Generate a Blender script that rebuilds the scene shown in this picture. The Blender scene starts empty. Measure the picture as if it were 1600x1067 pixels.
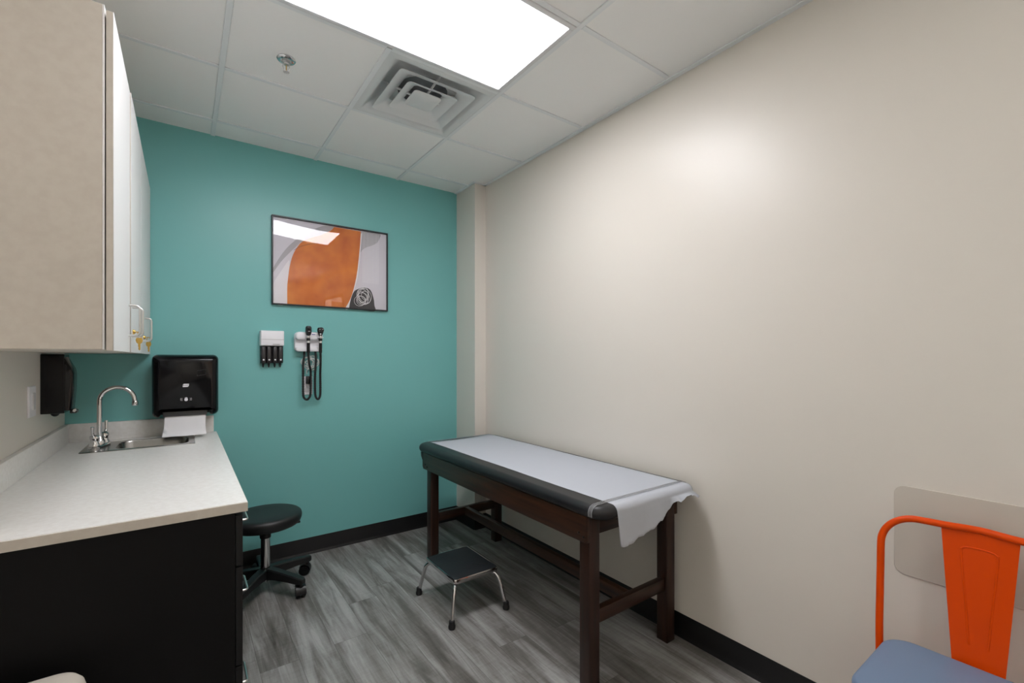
import bpy, bmesh, math, random
from math import sin, cos, pi, radians
from mathutils import Vector, Matrix

random.seed(7)
LOW, UPP = 9.5, .9
WORLD, LAMPS = 1.0, 11.8
SC = bpy.context.scene
COL = SC.collection

# ------------------------------------------------------------------ materials
def lin(c):
    return tuple(((v/255)/12.92 if v/255 <= .04045 else ((v/255+.055)/1.055)**2.4) for v in c)

def mat(name, rgb, rough=.5, metal=0., spec=.5, coat=0., emit=None, estr=0.):
    m = bpy.data.materials.new(name); m.use_nodes = True
    b = m.node_tree.nodes['Principled BSDF']
    b.inputs['Base Color'].default_value = (*lin(rgb), 1)
    b.inputs['Roughness'].default_value = rough
    b.inputs['Metallic'].default_value = metal
    b.inputs['Specular IOR Level'].default_value = spec
    b.inputs['Coat Weight'].default_value = coat
    b.inputs['Coat Roughness'].default_value = .08
    if emit:
        b.inputs['Emission Color'].default_value = (*lin(emit), 1)
        b.inputs['Emission Strength'].default_value = estr
    return m

def nodes(m): return m.node_tree.nodes, m.node_tree.links, m.node_tree.nodes['Principled BSDF']

def add_bump(m, scale, strength, dist=.001, detail=3, stretch=None):
    N, L, b = nodes(m)
    tc = N.new('ShaderNodeTexCoord'); no = N.new('ShaderNodeTexNoise'); bp = N.new('ShaderNodeBump')
    no.inputs['Scale'].default_value = scale; no.inputs['Detail'].default_value = detail
    bp.inputs['Strength'].default_value = strength; bp.inputs['Distance'].default_value = dist
    if stretch:
        mp = N.new('ShaderNodeMapping'); mp.inputs['Scale'].default_value = stretch
        L.new(tc.outputs['Object'], mp.inputs[0]); L.new(mp.outputs[0], no.inputs['Vector'])
    else:
        L.new(tc.outputs['Object'], no.inputs['Vector'])
    L.new(no.outputs['Fac'], bp.inputs['Height']); L.new(bp.outputs[0], b.inputs['Normal'])
    return m

def add_mottle(m, c1, c2, scale, detail=4, stretch=None, lo=.35, hi=.65):
    N, L, b = nodes(m)
    tc = N.new('ShaderNodeTexCoord'); no = N.new('ShaderNodeTexNoise'); cr = N.new('ShaderNodeValToRGB')
    no.inputs['Scale'].default_value = scale; no.inputs['Detail'].default_value = detail
    mp = N.new('ShaderNodeMapping')
    if stretch: mp.inputs['Scale'].default_value = stretch
    L.new(tc.outputs['Object'], mp.inputs[0]); L.new(mp.outputs[0], no.inputs['Vector'])
    cr.color_ramp.elements[0].position = lo; cr.color_ramp.elements[1].position = hi
    cr.color_ramp.elements[0].color = (*lin(c1), 1); cr.color_ramp.elements[1].color = (*lin(c2), 1)
    L.new(no.outputs['Fac'], cr.inputs[0]); L.new(cr.outputs[0], b.inputs['Base Color'])
    return m

TEAL = add_bump(mat('teal_paint', (118, 185, 183), .36, spec=.5), 260, .12, .0006)
BEIGE = add_bump(mat('beige_paint', (221, 215, 206), .36, spec=.5), 260, .12, .0006)
PANELB = mat('wall_guard_plastic', (200, 193, 182), .5)
TILE = add_bump(mat('ceiling_tile', (248, 248, 247), .9, spec=.2), 320, .35, .001)
TEE = mat('ceiling_tee', (236, 239, 241), .5)
BASEM = mat('black_vinyl_base', (17, 17, 19), .42)
LAM = add_mottle(mat('beige_laminate', (200, 190, 178), .45), (197, 189, 178), (202, 195, 184), 40, 5)
LAMW = mat('white_laminate', (226, 225, 224), .42)
TOPM = add_mottle(mat('counter_laminate', (232, 231, 228), .33), (228, 226, 222), (235, 234, 231), 60, 4)
BLACKC = mat('black_cabinet', (11, 11, 12), .55, spec=.2)
BLACKF = mat('black_cabinet_front', (19, 19, 20), .5, spec=.35)
STEEL = add_bump(mat('brushed_steel', (150, 148, 144), .25, 1.), 60, .06, .0005, 2, (1, 40, 1))
CHROME = mat('chrome', (215, 215, 216), .09, 1.)
SATIN = mat('satin_nickel', (205, 205, 203), .28, 1.)
BRASS = mat('brass', (214, 176, 96), .32, 1.)
BLKPL = mat('black_gloss_plastic', (8, 8, 11), .14, spec=.3)
BLKMAT = mat('black_plastic', (20, 20, 21), .42)
DKGREY = mat('dark_grey_plastic', (62, 62, 62), .45)
SMOKE = mat('smoky_plastic', (38, 35, 37), .3)
WHITEPL = mat('white_plastic', (236, 235, 239), .38)
TOWEL = add_bump(mat('towel_paper', (224, 224, 226), .9, spec=.1), 60, .2, .001)
GREYPL = mat('grey_white_plastic', (205, 204, 206), .4)
PAPER = add_bump(mat('white_paper', (184, 188, 196), .85, spec=.15), 40, .25, .002)
VINYL = add_bump(mat('black_vinyl', (26, 26, 29), .38), 500, .25, .0005)
STOOLV = add_bump(mat('stool_vinyl', (22, 23, 24), .45), 500, .25, .0005)
RUBBER = mat('black_rubber', (14, 14, 15), .6)
TREAD = add_bump(mat('rubber_tread', (24, 28, 32), .55), 400, .3, .0006)
ORANGE = mat('orange_powder_coat', (226, 74, 0), .36, spec=.22)
BLUE = add_bump(mat('blue_grey_vinyl', (112, 133, 162), .45), 420, .2, .0006)
GREYF = mat('black_frame', (28, 34, 38), .35)
BINM = mat('beige_bin_plastic', (198, 191, 180), .45)
VENTM = mat('vent_white_metal', (222, 225, 226), .45)
DUCT = mat('dark_duct', (150, 154, 158), .6)
DOORM = mat('door_wood', (120, 92, 66), .45)
FRAMEM = mat('lamp_frame_white', (222, 223, 225), .4)
LAMP = mat('lamp_diffuser', (255, 255, 255), .4, emit=(252, 251, 255), estr=LAMPS)
CLEARS = mat('clear_strap', (150, 150, 152), .2)
BOLT = mat('dark_bolt', (20, 15, 12), .4)

# dark stained wood of the table
def wood(name, c1, c2, axis):
    m = mat(name, c1, .38, spec=.45)
    st = {'Y': (14, .9, 14), 'X': (.9, 14, 14), 'Z': (14, 14, .9)}[axis]
    return add_mottle(m, c1, c2, 3.2, 8, st, .3, .72)
WOOD_Y = wood('walnut_stain_long', (36, 21, 13), (70, 43, 27), 'Y')
WOOD_X = wood('walnut_stain_cross', (34, 20, 13), (62, 37, 24), 'X')
WOOD_Z = wood('walnut_stain_upright', (33, 19, 13), (56, 32, 22), 'Z')

# thin acrylic of the picture: mostly clear, mirror by Fresnel
def glassm():
    m = bpy.data.materials.new('acrylic_glazing'); m.use_nodes = True
    N, L = m.node_tree.nodes, m.node_tree.links
    N.remove(N['Principled BSDF'])
    tr = N.new('ShaderNodeBsdfTransparent'); gl = N.new('ShaderNodeBsdfGlossy'); mx = N.new('ShaderNodeMixShader')
    fr = N.new('ShaderNodeFresnel'); fr.inputs['IOR'].default_value = 1.6
    gl.inputs['Roughness'].default_value = .02
    L.new(fr.outputs[0], mx.inputs[0]); L.new(tr.outputs[0], mx.inputs[1]); L.new(gl.outputs[0], mx.inputs[2])
    L.new(mx.outputs[0], N['Material Output'].inputs[0])
    return m
GLASS = glassm()

# grey wood-look vinyl planks running along Y
def floor_mat():
    m = mat('grey_vinyl_planks', (120, 118, 114), .42, spec=.4)
    N, L, b = nodes(m)
    PW, PL, OX = .159, 1.22, .43
    tc = N.new('ShaderNodeTexCoord'); sp = N.new('ShaderNodeSeparateXYZ'); L.new(tc.outputs['Object'], sp.inputs[0])
    def mth(op, a, bb=None, c=None):
        n = N.new('ShaderNodeMath'); n.operation = op
        for i, v in enumerate((a, bb, c)):
            if v is None: continue
            if isinstance(v, (int, float)): n.inputs[i].default_value = v
            else: L.new(v, n.inputs[i])
        return n.outputs[0]
    xs = mth('DIVIDE', mth('SUBTRACT', sp.outputs['X'], OX), PW)
    row = mth('FLOOR', xs)
    w1 = N.new('ShaderNodeTexWhiteNoise'); w1.noise_dimensions = '1D'; L.new(row, w1.inputs['W'])
    sh = mth('MULTIPLY', w1.outputs['Value'], PL)
    ys = mth('DIVIDE', mth('ADD', mth('SUBTRACT', sp.outputs['Y'], 2.46), sh), PL)
    cell = mth('FLOOR', ys)
    cv = N.new('ShaderNodeCombineXYZ'); L.new(row, cv.inputs[0]); L.new(cell, cv.inputs[1])
    w2 = N.new('ShaderNodeTexWhiteNoise'); w2.noise_dimensions = '2D'; L.new(cv.outputs[0], w2.inputs['Vector'])
    # seams
    fx = mth('FRACT', xs); fy = mth('FRACT', ys)
    ex = mth('MULTIPLY', mth('MINIMUM', fx, mth('SUBTRACT', 1., fx)), PW)
    ey = mth('MULTIPLY', mth('MINIMUM', fy, mth('SUBTRACT', 1., fy)), PL)
    edge = mth('LESS_THAN', mth('MINIMUM', ex, ey), .0011)
    # grain, each plank shifted
    off = N.new('ShaderNodeVectorMath'); off.operation = 'MULTIPLY_ADD'
    L.new(w2.outputs['Color'], off.inputs[0]); off.inputs[1].default_value = (9, 9, 9); L.new(tc.outputs['Object'], off.inputs[2])
    mp = N.new('ShaderNodeMapping'); mp.inputs['Scale'].default_value = (26, 2.2, 1); L.new(off.outputs[0], mp.inputs[0])
    n1 = N.new('ShaderNodeTexNoise'); n1.inputs['Scale'].default_value = 1.; n1.inputs['Detail'].default_value = 9; n1.inputs['Roughness'].default_value = .62; n1.inputs['Distortion'].default_value = 2.2
    L.new(mp.outputs[0], n1.inputs['Vector'])
    mp2 = N.new('ShaderNodeMapping'); mp2.inputs['Scale'].default_value = (11, 1.1, 1); L.new(off.outputs[0], mp2.inputs[0])
    n2 = N.new('ShaderNodeTexNoise'); n2.inputs['Scale'].default_value = 1.; n2.inputs['Detail'].default_value = 4; n2.inputs['Distortion'].default_value = .6
    L.new(mp2.outputs[0], n2.inputs['Vector'])
    mp3 = N.new('ShaderNodeMapping'); mp3.inputs['Scale'].default_value = (12, 90, 1); L.new(off.outputs[0], mp3.inputs[0])
    n3 = N.new('ShaderNodeTexNoise'); n3.inputs['Scale'].default_value = 1.; n3.inputs['Detail'].default_value = 2; L.new(mp3.outputs[0], n3.inputs['Vector'])
    v = mth('ADD', mth('ADD', mth('MULTIPLY', n1.outputs['Fac'], .42), mth('MULTIPLY', n2.outputs['Fac'], .85)),
            mth('ADD', mth('MULTIPLY', w2.outputs['Value'], .10), mth('MULTIPLY', n3.outputs['Fac'], .08)))
    cr = N.new('ShaderNodeValToRGB'); e = cr.color_ramp.elements
    e[0].position = .42; e[0].color = (*lin((58, 53, 48)), 1)
    e[1].position = .92; e[1].color = (*lin((172, 171, 170)), 1)
    k = e.new(.66); k.color = (*lin((112, 109, 105)), 1)
    L.new(v, cr.inputs[0])
    mx = N.new('ShaderNodeMixRGB'); mx.inputs[2].default_value = (*lin((58, 55, 52)), 1)
    L.new(mth('MULTIPLY', edge, .55), mx.inputs[0]); L.new(cr.outputs[0], mx.inputs[1]); L.new(mx.outputs[0], b.inputs['Base Color'])
    bp = N.new('ShaderNodeBump'); bp.inputs['Strength'].default_value = .25; bp.inputs['Distance'].default_value = .001
    L.new(n1.outputs['Fac'], bp.inputs['Height']); L.new(bp.outputs[0], b.inputs['Normal'])
    return m
FLOORM = floor_mat()

# ------------------------------------------------------------------ mesh helpers
class MB:
    def __init__(s): s.bm = bmesh.new(); s.mats = []
    def _mi(s, m):
        if m not in s.mats: s.mats.append(m)
        return s.mats.index(m)
    def _merge(s, t, m, mx=None):
        if mx is not None: bmesh.ops.transform(t, matrix=mx, verts=t.verts)
        i = s._mi(m)
        for f in t.faces: f.material_index = i
        me = bpy.data.meshes.new('t'); t.to_mesh(me); t.free(); s.bm.from_mesh(me); bpy.data.meshes.remove(me)
    def box(s, x0, x1, y0, y1, z0, z1, m, bev=0., seg=2, mx=None):
        t = bmesh.new(); bmesh.ops.create_cube(t, size=1.)
        for v in t.verts: v.co = Vector((x0+(v.co.x+.5)*(x1-x0), y0+(v.co.y+.5)*(y1-y0), z0+(v.co.z+.5)*(z1-z0)))
        if bev: bmesh.ops.bevel(t, geom=list(t.edges), offset=bev, segments=seg, affect='EDGES', profile=.5)
        s._merge(t, m, mx); return s
    def loft(s, rings, m, cap0=True, cap1=True, closed=True, mx=None, loop=False):
        t = bmesh.new(); R = [[t.verts.new(p) for p in r] for r in rings]; n = len(rings[0])
        pairs = list(zip(R, R[1:])) + ([(R[-1], R[0])] if loop else [])
        for a, b in pairs:
            for i in range(n if closed else n-1):
                j = (i+1) % n
                try: t.faces.new((a[i], a[j], b[j], b[i]))
                except ValueError: pass
        if not loop:
            if cap0 and closed: t.faces.new(R[0][::-1])
            if cap1 and closed: t.faces.new(R[-1])
        bmesh.ops.recalc_face_normals(t, faces=t.faces)
        s._merge(t, m, mx); return s
    def tube(s, pts, r, m, n=10, loop=False, caps=True, mx=None):
        P = [Vector(p) for p in pts]; N = len(P)
        rr_ = r if isinstance(r, (list, tuple)) else [r]*N
        rings = []; up = None
        for i in range(N):
            a = P[i-1] if (i or loop) else P[i]; b = P[(i+1) % N] if (i < N-1 or loop) else P[i]
            tg = (b-a).normalized()
            if up is None:
                up = Vector((0, 0, 1)) if abs(tg.z) < .9 else Vector((1, 0, 0))
            u = (up - tg*up.dot(tg)).normalized(); up = u; w = tg.cross(u)
            rings.append([P[i]+(u*cos(2*pi*k/n)+w*sin(2*pi*k/n))*rr_[i] for k in range(n)])
        return s.loft(rings, m, caps, caps, True, mx, loop)
    def lathe(s, prof, m, c=(0, 0, 0), n=32, rot=None, cap=True):
        mx = Matrix.Translation(c) @ (rot.to_4x4() if rot else Matrix())
        return s.loft([[Vector((max(r, 1e-5)*cos(2*pi*k/n), max(r, 1e-5)*sin(2*pi*k/n), z)) for k in range(n)] for r, z in prof], m, cap, cap, True, mx)
    def poly(s, pts, m):
        t = bmesh.new(); t.faces.new([t.verts.new(p) for p in pts]); s._merge(t, m); return s
    def prism(s, pts, vec, m, bev=0., seg=2, mx=None):
        t = bmesh.new(); f = t.faces.new([t.verts.new(p) for p in pts])
        r = bmesh.ops.extrude_face_region(t, geom=[f])
        bmesh.ops.translate(t, vec=Vector(vec), verts=[v for v in r['geom'] if isinstance(v, bmesh.types.BMVert)])
        bmesh.ops.recalc_face_normals(t, faces=t.faces)
        if bev: bmesh.ops.bevel(t, geom=list(t.edges), offset=bev, segments=seg, affect='EDGES', profile=.5)
        s._merge(t, m, mx); return s
    def build(s, name, parent=None, sharp=38., recalc=False):
        bm = s.bm
        if recalc: bmesh.ops.recalc_face_normals(bm, faces=bm.faces)
        for f in bm.faces: f.smooth = True
        for e in bm.edges:
            if len(e.link_faces) == 2: e.smooth = e.calc_face_angle(0) < radians(sharp)
        if parent is not None:
            root = parent
            while root.parent: root = root.parent
            bmesh.ops.translate(bm, vec=-root.location, verts=bm.verts)
        me = bpy.data.meshes.new(name); bm.to_mesh(me); bm.free()
        for m in s.mats: me.materials.append(m)
        o = bpy.data.objects.new(name, me); COL.objects.link(o)
        if parent is not None: o.parent = parent
        return o

def thing(name, label, cat, loc=(0, 0, 0), group=None):
    o = bpy.data.objects.new(name, None); COL.objects.link(o); o.location = loc
    o.empty_display_size = .05
    return tag(o, label, cat, group)
def tag(o, label, cat, group=None):
    o['label'] = label; o['category'] = cat
    if group: o['group'] = group
    return o
def struct(mb, name):
    o = mb.build(name); o['kind'] = 'structure'; return o

def rrect(x0, x1, y0, y1, r, z, n=6):
    r = max(r, 1e-4); out = []
    for cx, cy, a0 in ((x1-r, y1-r, 0), (x0+r, y1-r, 90), (x0+r, y0+r, 180), (x1-r, y0+r, 270)):
        for k in range(n+1):
            a = radians(a0+90*k/n); out.append(Vector((cx+r*cos(a), cy+r*sin(a), z)))
    return out
def slab(mb, x0, x1, y0, y1, prof, r, m, n=6, mx=None):
    """rounded slab: prof = [(inset, z)...]"""
    return mb.loft([rrect(x0+i, x1-i, y0+i, y1-i, max(r-i, .0015), z, n) for i, z in prof], m, mx=mx)
def edge_prof(z0, z1, e, k=5):
    lo = [(e*(1-sin(pi/2*t/k)), z0+e*(1-cos(pi/2*t/k))) for t in range(k+1)]
    hi = [(e*(1-cos(pi/2*t/k)), z1-e*(1-sin(pi/2*t/k))) for t in range(k+1)]
    return lo+hi
# slab maps: stand a slab up against the back wall (x, depth, z) or left wall
def back_map(y):   # local (x, z, depth towards the room) -> world
    return Matrix(((1, 0, 0, 0), (0, 0, -1, y), (0, 1, 0, 0), (0, 0, 0, 1)))
def side_map(x, s=1):   # local (y, z, depth) -> world, s=+1 sticks out to +X
    return Matrix(((0, 0, s, x), (1, 0, 0, 0), (0, 1, 0, 0), (0, 0, 0, 1)))
def smooth(pts, k=6, loop=False):
    P = [Vector(p) for p in pts]; n = len(P); out = []
    for i in range(n if loop else n-1):
        g = (lambda j: P[j % n]) if loop else (lambda j: P[min(max(j, 0), n-1)])
        p0, p1, p2, p3 = g(i-1), g(i), g(i+1), g(i+2)
        for t in range(k):
            u = t/k
            out.append(.5*((2*p1)+(-p0+p2)*u+(2*p0-5*p1+4*p2-p3)*u*u+(-p0+3*p1-3*p2+p3)*u**3))
    if not loop: out.append(P[-1])
    return out

# ------------------------------------------------------------------ room
XL, XR, YB, YF, H = -.528, 2.005, 3.439, -2.62, 2.793
XP, YP = 1.901, 3.137          # pilaster in the far right corner
T = .1
struct(MB().box(XL-T, XR+T, YF-T, YB+T, -.06, 0, FLOORM), 'floor')
struct(MB().box(XL-T, XR+T, YB, YB+T, 0, H+.25, TEAL), 'wall_back')
DY0, DY1, DH = -1.52, -.40, 2.25
f = MB(); f.box(XR, XR+T, DY1, YB, 0, H+.25, BEIGE); f.box(XR, XR+T, YF-T, DY0, 0, H+.25, BEIGE); f.box(XR, XR+T, DY0, DY1, DH, H+.25, BEIGE)
struct(f, 'wall_right')
struct(MB().box(XL-T, XL, YF-T, YB, 0, H+.25, BEIGE), 'wall_left')
struct(MB().box(XP, XR, YP, YB, 0, H+.05, BEIGE), 'wall_corner')
struct(MB().box(XL, XR, YF-T, YF, 0, H+.25, BEIGE), 'wall_front')
# unseen open door and doorway added here to let world fill light in
d = MB(); d.box(XR+T+.004, XR+T+1.11, DY0-.047, DY0-.004, .006, DH-.003, DOORM); do = struct(d, 'added_door_1')
hd = MB(); hd.tube([(XR+T+1.04, DY0-.006, 1.0), (XR+T+1.04, DY0+.05, 1.0), (XR+T+1.03, DY0+.055, 1.0), (XR+T+.92, DY0+.055, 1.0)], .009, SATIN); hd.build('door_handle', do)
tr = MB()
for y0, y1, z0, z1 in ((DY0-.05, DY0, 0, DH+.05), (DY1, DY1+.05, 0, DH+.05), (DY0, DY1, DH, DH+.05)):
    tr.box(XR-.012, XR-.0002, y0, y1, z0, z1, DKGREY, .002)
struct(tr, 'trim_1')

# ceiling: lay-in tiles above an exposed tee grid
GX = [-.465, .148, .7575, 1.367, 1.977]
GY = [3.218, 2.608, 1.998, 1.388, .778, .168, -.442, -1.052, -1.662, -2.272]
LX0, LX1, LY0, LY1 = GX[1], GX[3], GY[3], GY[2]        # lamp cell
VX0, VX1, VY0, VY1 = GX[2], GX[3], GY[2], GY[1]        # vent cell
tl = MB(); w = .012
xs = [XL] + GX + [XR]; ys = [YB] + GY + [YF]
for i in range(len(xs)-1):
    for j in range(len(ys)-1):
        x0, x1, y1, y0 = xs[i], xs[i+1], ys[j], ys[j+1]
        if x0 >= LX0-.01 and x1 <= LX1+.01 and y0 >= LY0-.01 and y1 <= LY1+.01: continue
        if x0 >= VX0-.01 and x1 <= VX1+.01 and y0 >= VY0-.01 and y1 <= VY1+.01: continue
        tl.box(x0, x1, y0, y1, H+.006, H+.02, TILE)
tl.box(LX0, LX1, LY0, LY1, H+.12, H+.13, TILE); tl.box(VX0, VX1, VY0, VY1, H+.22, H+.23, TILE)
tl.box(XL-T, XR+T, YF-T, YB+T, H+.26, H+.3, TILE)  # unseen roof slab added above the tiles against world light leaks
struct(tl, 'ceiling')
tg = MB()
for x in GX[:-1]:
    segs = [(YF, YB)] if abs(x-GX[2]) > .01 else [(YF, LY0), (LY1, YB)]
    for a, b in segs: tg.box(x-w, x+w, a, b, H, H+.0055, TEE, .001, 1)
for y in GY:
    for i in range(len(xs)-1):
        a, b = xs[i], xs[i+1]
        a2 = a+(w if 0 < i else 0); b2 = b-(w if i+1 < len(xs)-1 else 0)
        if i+1 == len(xs)-1: continue
        tg.box(a2, b2, y-w, y+w, H, H+.0055, TEE, .001, 1)
struct(tg, 'trim_2')
wa = MB()
wa.box(XR-.026, XR, YF, YP, H-.0005, H+.005, TEE); wa.box(XP-.022, XP, YP-.022, YB, H-.0005, H+.005, TEE); wa.box(XP, XR, YP-.022, YP, H-.0005, H+.005, TEE)
wa.box(XL, XL+.022, YF, YB, H-.0005, H+.005, TEE); wa.box(XL, XR, YF, YF+.022, H-.0005, H+.005, TEE)
struct(wa, 'trim_3')

# cove base: profile with a small toe
def cove(name, p, q, inward):
    p, q, n = Vector(p), Vector(q), Vector(inward)
    pr = [(0, 0), (.012, 0), (.012, .004), (.006, .012), (.004, .02), (.004, .109), (.0025, .115), (0, .115)]
    struct(MB().loft([[e+n*a+Vector((0, 0, b)) for a, b in pr] for e in (p, q)], BASEM), name)
cove('baseboard_back', (.16, YB, 0), (XP, YB, 0), (0, -1, 0))
cove('baseboard_right', (XR, DY1+.05, 0), (XR, YP, 0), (-1, 0, 0))
cove('baseboard_corner_side', (XP, YP, 0), (XP, YB, 0), (-1, 0, 0))
cove('baseboard_corner_front', (XP-.004, YP, 0), (XR, YP, 0), (0, -1, 0))
cove('baseboard_left', (XL, YF, 0), (XL, 1.72, 0), (1, 0, 0))
cove('baseboard_front', (XL, YF, 0), (XR, YF, 0), (0, 1, 0))

# ------------------------------------------------------------------ ceiling lamp
t = thing('ceiling_light', 'bright white rectangular recessed light panel in the tile ceiling', 'ceiling light', ((LX0+LX1)/2, (LY0+LY1)/2, H))
fr = MB(); a, b = .013, .036
for x0, x1, y0, y1 in ((LX0+a, LX1-a, LY0+a, LY0+b), (LX0+a, LX1-a, LY1-b, LY1-a), (LX0+a, LX0+b, LY0+b, LY1-b), (LX1-b, LX1-a, LY0+b, LY1-b)):
    fr.box(x0, x1, y0, y1, H-.004, H+.05, FRAMEM, .002)
fr.box(LX0+a, LX1-a, LY0+a, LY1-a, H+.05, H+.1, FRAMEM)
fr.build('lamp_frame', t)
MB().box(LX0+b, LX1-b, LY0+b, LY1-b, H+.001, H+.006, LAMP).build('diffuser', t)

# ------------------------------------------------------------------ air vent
vc = Vector(((VX0+VX1)/2, (VY0+VY1)/2, H))
t = thing('air_vent', 'square white louvred air vent in the ceiling next to the light panel', 'air vent', vc)
def sq(h, z, r, n=5): return rrect(vc.x-h, vc.x+h, vc.y-h, vc.y+h, r, z, n)
fr = MB(); g = (VX1-VX0)/2-.0125
fr.loft([sq(g, H+.001, .002), sq(g-.03, H-.001, .004), sq(g-.042, H+.006, .01), sq(g-.075, H+.04, .015), sq(g-.11, H+.052, .02), sq(.135, H+.056, .1349)], VENTM, False, False)
fr.build('vent_frame', t)
MB().loft([[vc+Vector((.135*cos(2*pi*k/28), .135*sin(2*pi*k/28), z)) for k in range(28)] for z in (.056, .125)], DUCT, False, True).build('duct_neck', t)
def cone(ho, hi, z0, z1):
    c = MB()
    c.loft([sq(hi, H+z1, .02), sq((ho+hi)/2, H+z0+(z1-z0)*.42, .022), sq(ho-.008, H+z0+.003, .022), sq(ho, H+z0, .022), sq(ho-.001, H+z0+.003, .022), sq((ho+hi)/2, H+z0+(z1-z0)*.42+.003, .022), sq(hi, H+z1+.002, .02)], VENTM, False, False)
    return c
cone(.214, .142, -.006, .030).build('louver_ring', t)
cone(.143, .082, -.008, .024).build('louver_ring', t)
c = MB(); c.loft([sq(.078, H+.004, .02), sq(.077, H-.002, .02), sq(.07, H-.006, .02), sq(.001, H-.006, .0009)], VENTM, True, True); c.build('center_plate', t)
sp = MB()
for dx, dy in ((1, 0), (-1, 0), (0, 1), (0, -1)):
    px, py = vc.x+dx*.05, vc.y+dy*.05; qx, qy = vc.x+dx*.232, vc.y+dy*.232
    sp.tube([(px, py, H+.012), (qx, qy, H+.034)], .006, VENTM, 8)
sp.build('louver_support', t)

# ------------------------------------------------------------------ sprinkler
sx, sy = .392, 2.362
t = thing('fire_sprinkler', 'small chrome fire sprinkler head hanging from a ceiling tile', 'sprinkler', (sx, sy, H))
MB().lathe([(.040, H+.006), (.041, H+.001), (.036, H-.004), (.026, H-.006), (.024, H-.003), (.021, H-.003)], CHROME, (sx, sy, 0), 32).build('escutcheon', t)
MB().lathe([(.020, H-.002), (.020, H-.012), (.013, H-.016), (.012, H-.022), (.008, H-.024)], SATIN, (sx, sy, 0), 24).build('sprinkler_body', t)
m = MB()
for s in (-1, 1): m.tube(smooth([(sx+s*.010, sy, H-.02), (sx+s*.014, sy, H-.032), (sx+s*.009, sy, H-.046), (sx, sy, H-.053)], 5), .0018, SATIN, 8)
m.tube([(sx, sy, H-.022), (sx, sy, H-.052)], .0022, BRASS, 8); m.build('frame_arms', t)
m = MB(); m.lathe([(.001, H-.052), (.006, H-.053), (.006, H-.056), (.001, H-.056)], SATIN, (sx, sy, 0), 16)
for k in range(10):
    a = 2*pi*k/10; m.prism([(sx+.004*cos(a-.25), sy+.004*sin(a-.25), H-.055), (sx+.014*cos(a-.2), sy+.014*sin(a-.2), H-.055), (sx+.014*cos(a+.2), sy+.014*sin(a+.2), H-.055), (sx+.004*cos(a+.25), sy+.004*sin(a+.25), H-.055)], (0, 0, -.0015), SATIN)
m.build('deflector', t)

# ------------------------------------------------------------------ wall cabinets
CZ0, CZ1, CXB, CXF = 1.41, 2.40, -.185, -.163
def u_handle_z(x, y, z0, z1, out, r=.0042):      # upright wire pull
    k = .014
    return smooth([(x, y, z1), (x+out-k, y, z1)], 2)[:-1] + [(x+out-k+k*sin(a), y, z1-k+k*cos(a)) for a in [radians(v) for v in (0, 30, 60, 90)]] + \
        [(x+out-k+k*cos(a), y, z0+k-k*sin(a)) for a in [radians(v) for v in (0, 30, 60, 90)]] + [(x, y, z0)]
def wall_cab(y0, y1, doors, label):
    t = thing('wall_cabinet', label, 'cabinet', (CXB, (y0+y1)/2, CZ0), 'cabinets on the left wall')
    b = MB(); b.box(XL, CXB-.004, y0, y1, CZ0, CZ1, LAM, .0015, 1); b.box(CXB-.0045, CXB, y0, y1, CZ0, CZ1, LAMW, .0005, 1); b.build('cabinet_body', t)
    for (a, c, hy, lock, dx) in doors:
        d = MB(); d.box(CXB+.003, CXF+dx-.0012, a, c, CZ0-.003, CZ1-.012, LAM, .001, 1)
        d.box(CXF+dx-.0012, CXF+dx, a, c, CZ0-.003, CZ1-.012, LAMW, .0005, 1); do = d.build('door', t)
        h = MB(); h.tube(u_handle_z(CXF+dx-.002, hy, 1.468, 1.58, .034), .0042, SATIN, 10)
        ho = h.build('handle', do)
        if lock:
            k = MB(); k.lathe([(.0095, 0), (.0095, .004), (.007, .008), (.0065, .009), (.0001, .009)], BRASS, (CXF+dx-.001, hy+lock, 1.487), 20, Matrix.Rotation(pi/2, 3, 'Y'))
            k.build('lock', do)
    return t
wall_cab(1.74, 2.725, [(1.742, 2.228, 2.185, 0, -.002), (2.233, 2.722, 2.276, .028, .001)], 'wide beige wall cabinet nearest the viewer, two white doors with paired wire pulls')
wall_cab(2.73, 3.437, [(2.735, 3.43, 2.862, .022, .001)], 'beige wall cabinet at the teal wall, one white door with a single wire pull')
def key(y, z, label):
    x = CXF+.017
    t = thing('cabinet_key', label, 'key', (x, y, z), 'keys on the wall cabinet locks')
    k = MB(); k.tube([(CXF+.0095, y, z), (x+.004, y, z)], .002, BRASS, 8)
    k.tube([(x+.008*cos(2*pi*i/18)+.004, y, z-.012+.012*sin(2*pi*i/18)) for i in range(18)], .0012, BRASS, 6, True); k.build('key_ring', t)
    c = .034
    k = MB(); bow = [(.0, -.004), (.011, -.002), (.0145, -.012), (.011, -.022), (.0045, -.026), (.0045, -.048), (.001, -.052), (-.003, -.048), (-.0035, -.044), (-.002, -.04), (-.0045, -.036), (-.0045, -.026), (-.011, -.022), (-.0145, -.012), (-.011, -.002)]
    a = .8
    k.prism([(x+.004+u*cos(a), y+u*sin(a), z-.02+v) for u, v in bow], (-.0018*sin(a), .0018*cos(a), 0), BRASS, .0004, 1); k.build('key_blade', t)
key(2.304, 1.487, 'brass key hanging under the paired pulls of the wide wall cabinet')
key(2.884, 1.487, 'brass key hanging at the single pull of the cabinet by the teal wall')

# ------------------------------------------------------------------ counter and base cabinets
CT, CB, CXE, CY0 = .92, .89, .167, 1.693
SX0, SX1, SY0, SY1 = -.416, .050, 3.006, 3.330        # sink rim
t = thing('countertop', 'long pale laminate countertop with low backsplash along the left wall', 'countertop', (XL, CY0, CB))
m = MB()
hx0, hx1, hy0, hy1 = SX0+.012, SX1-.012, SY0+.012, SY1-.012
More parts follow.
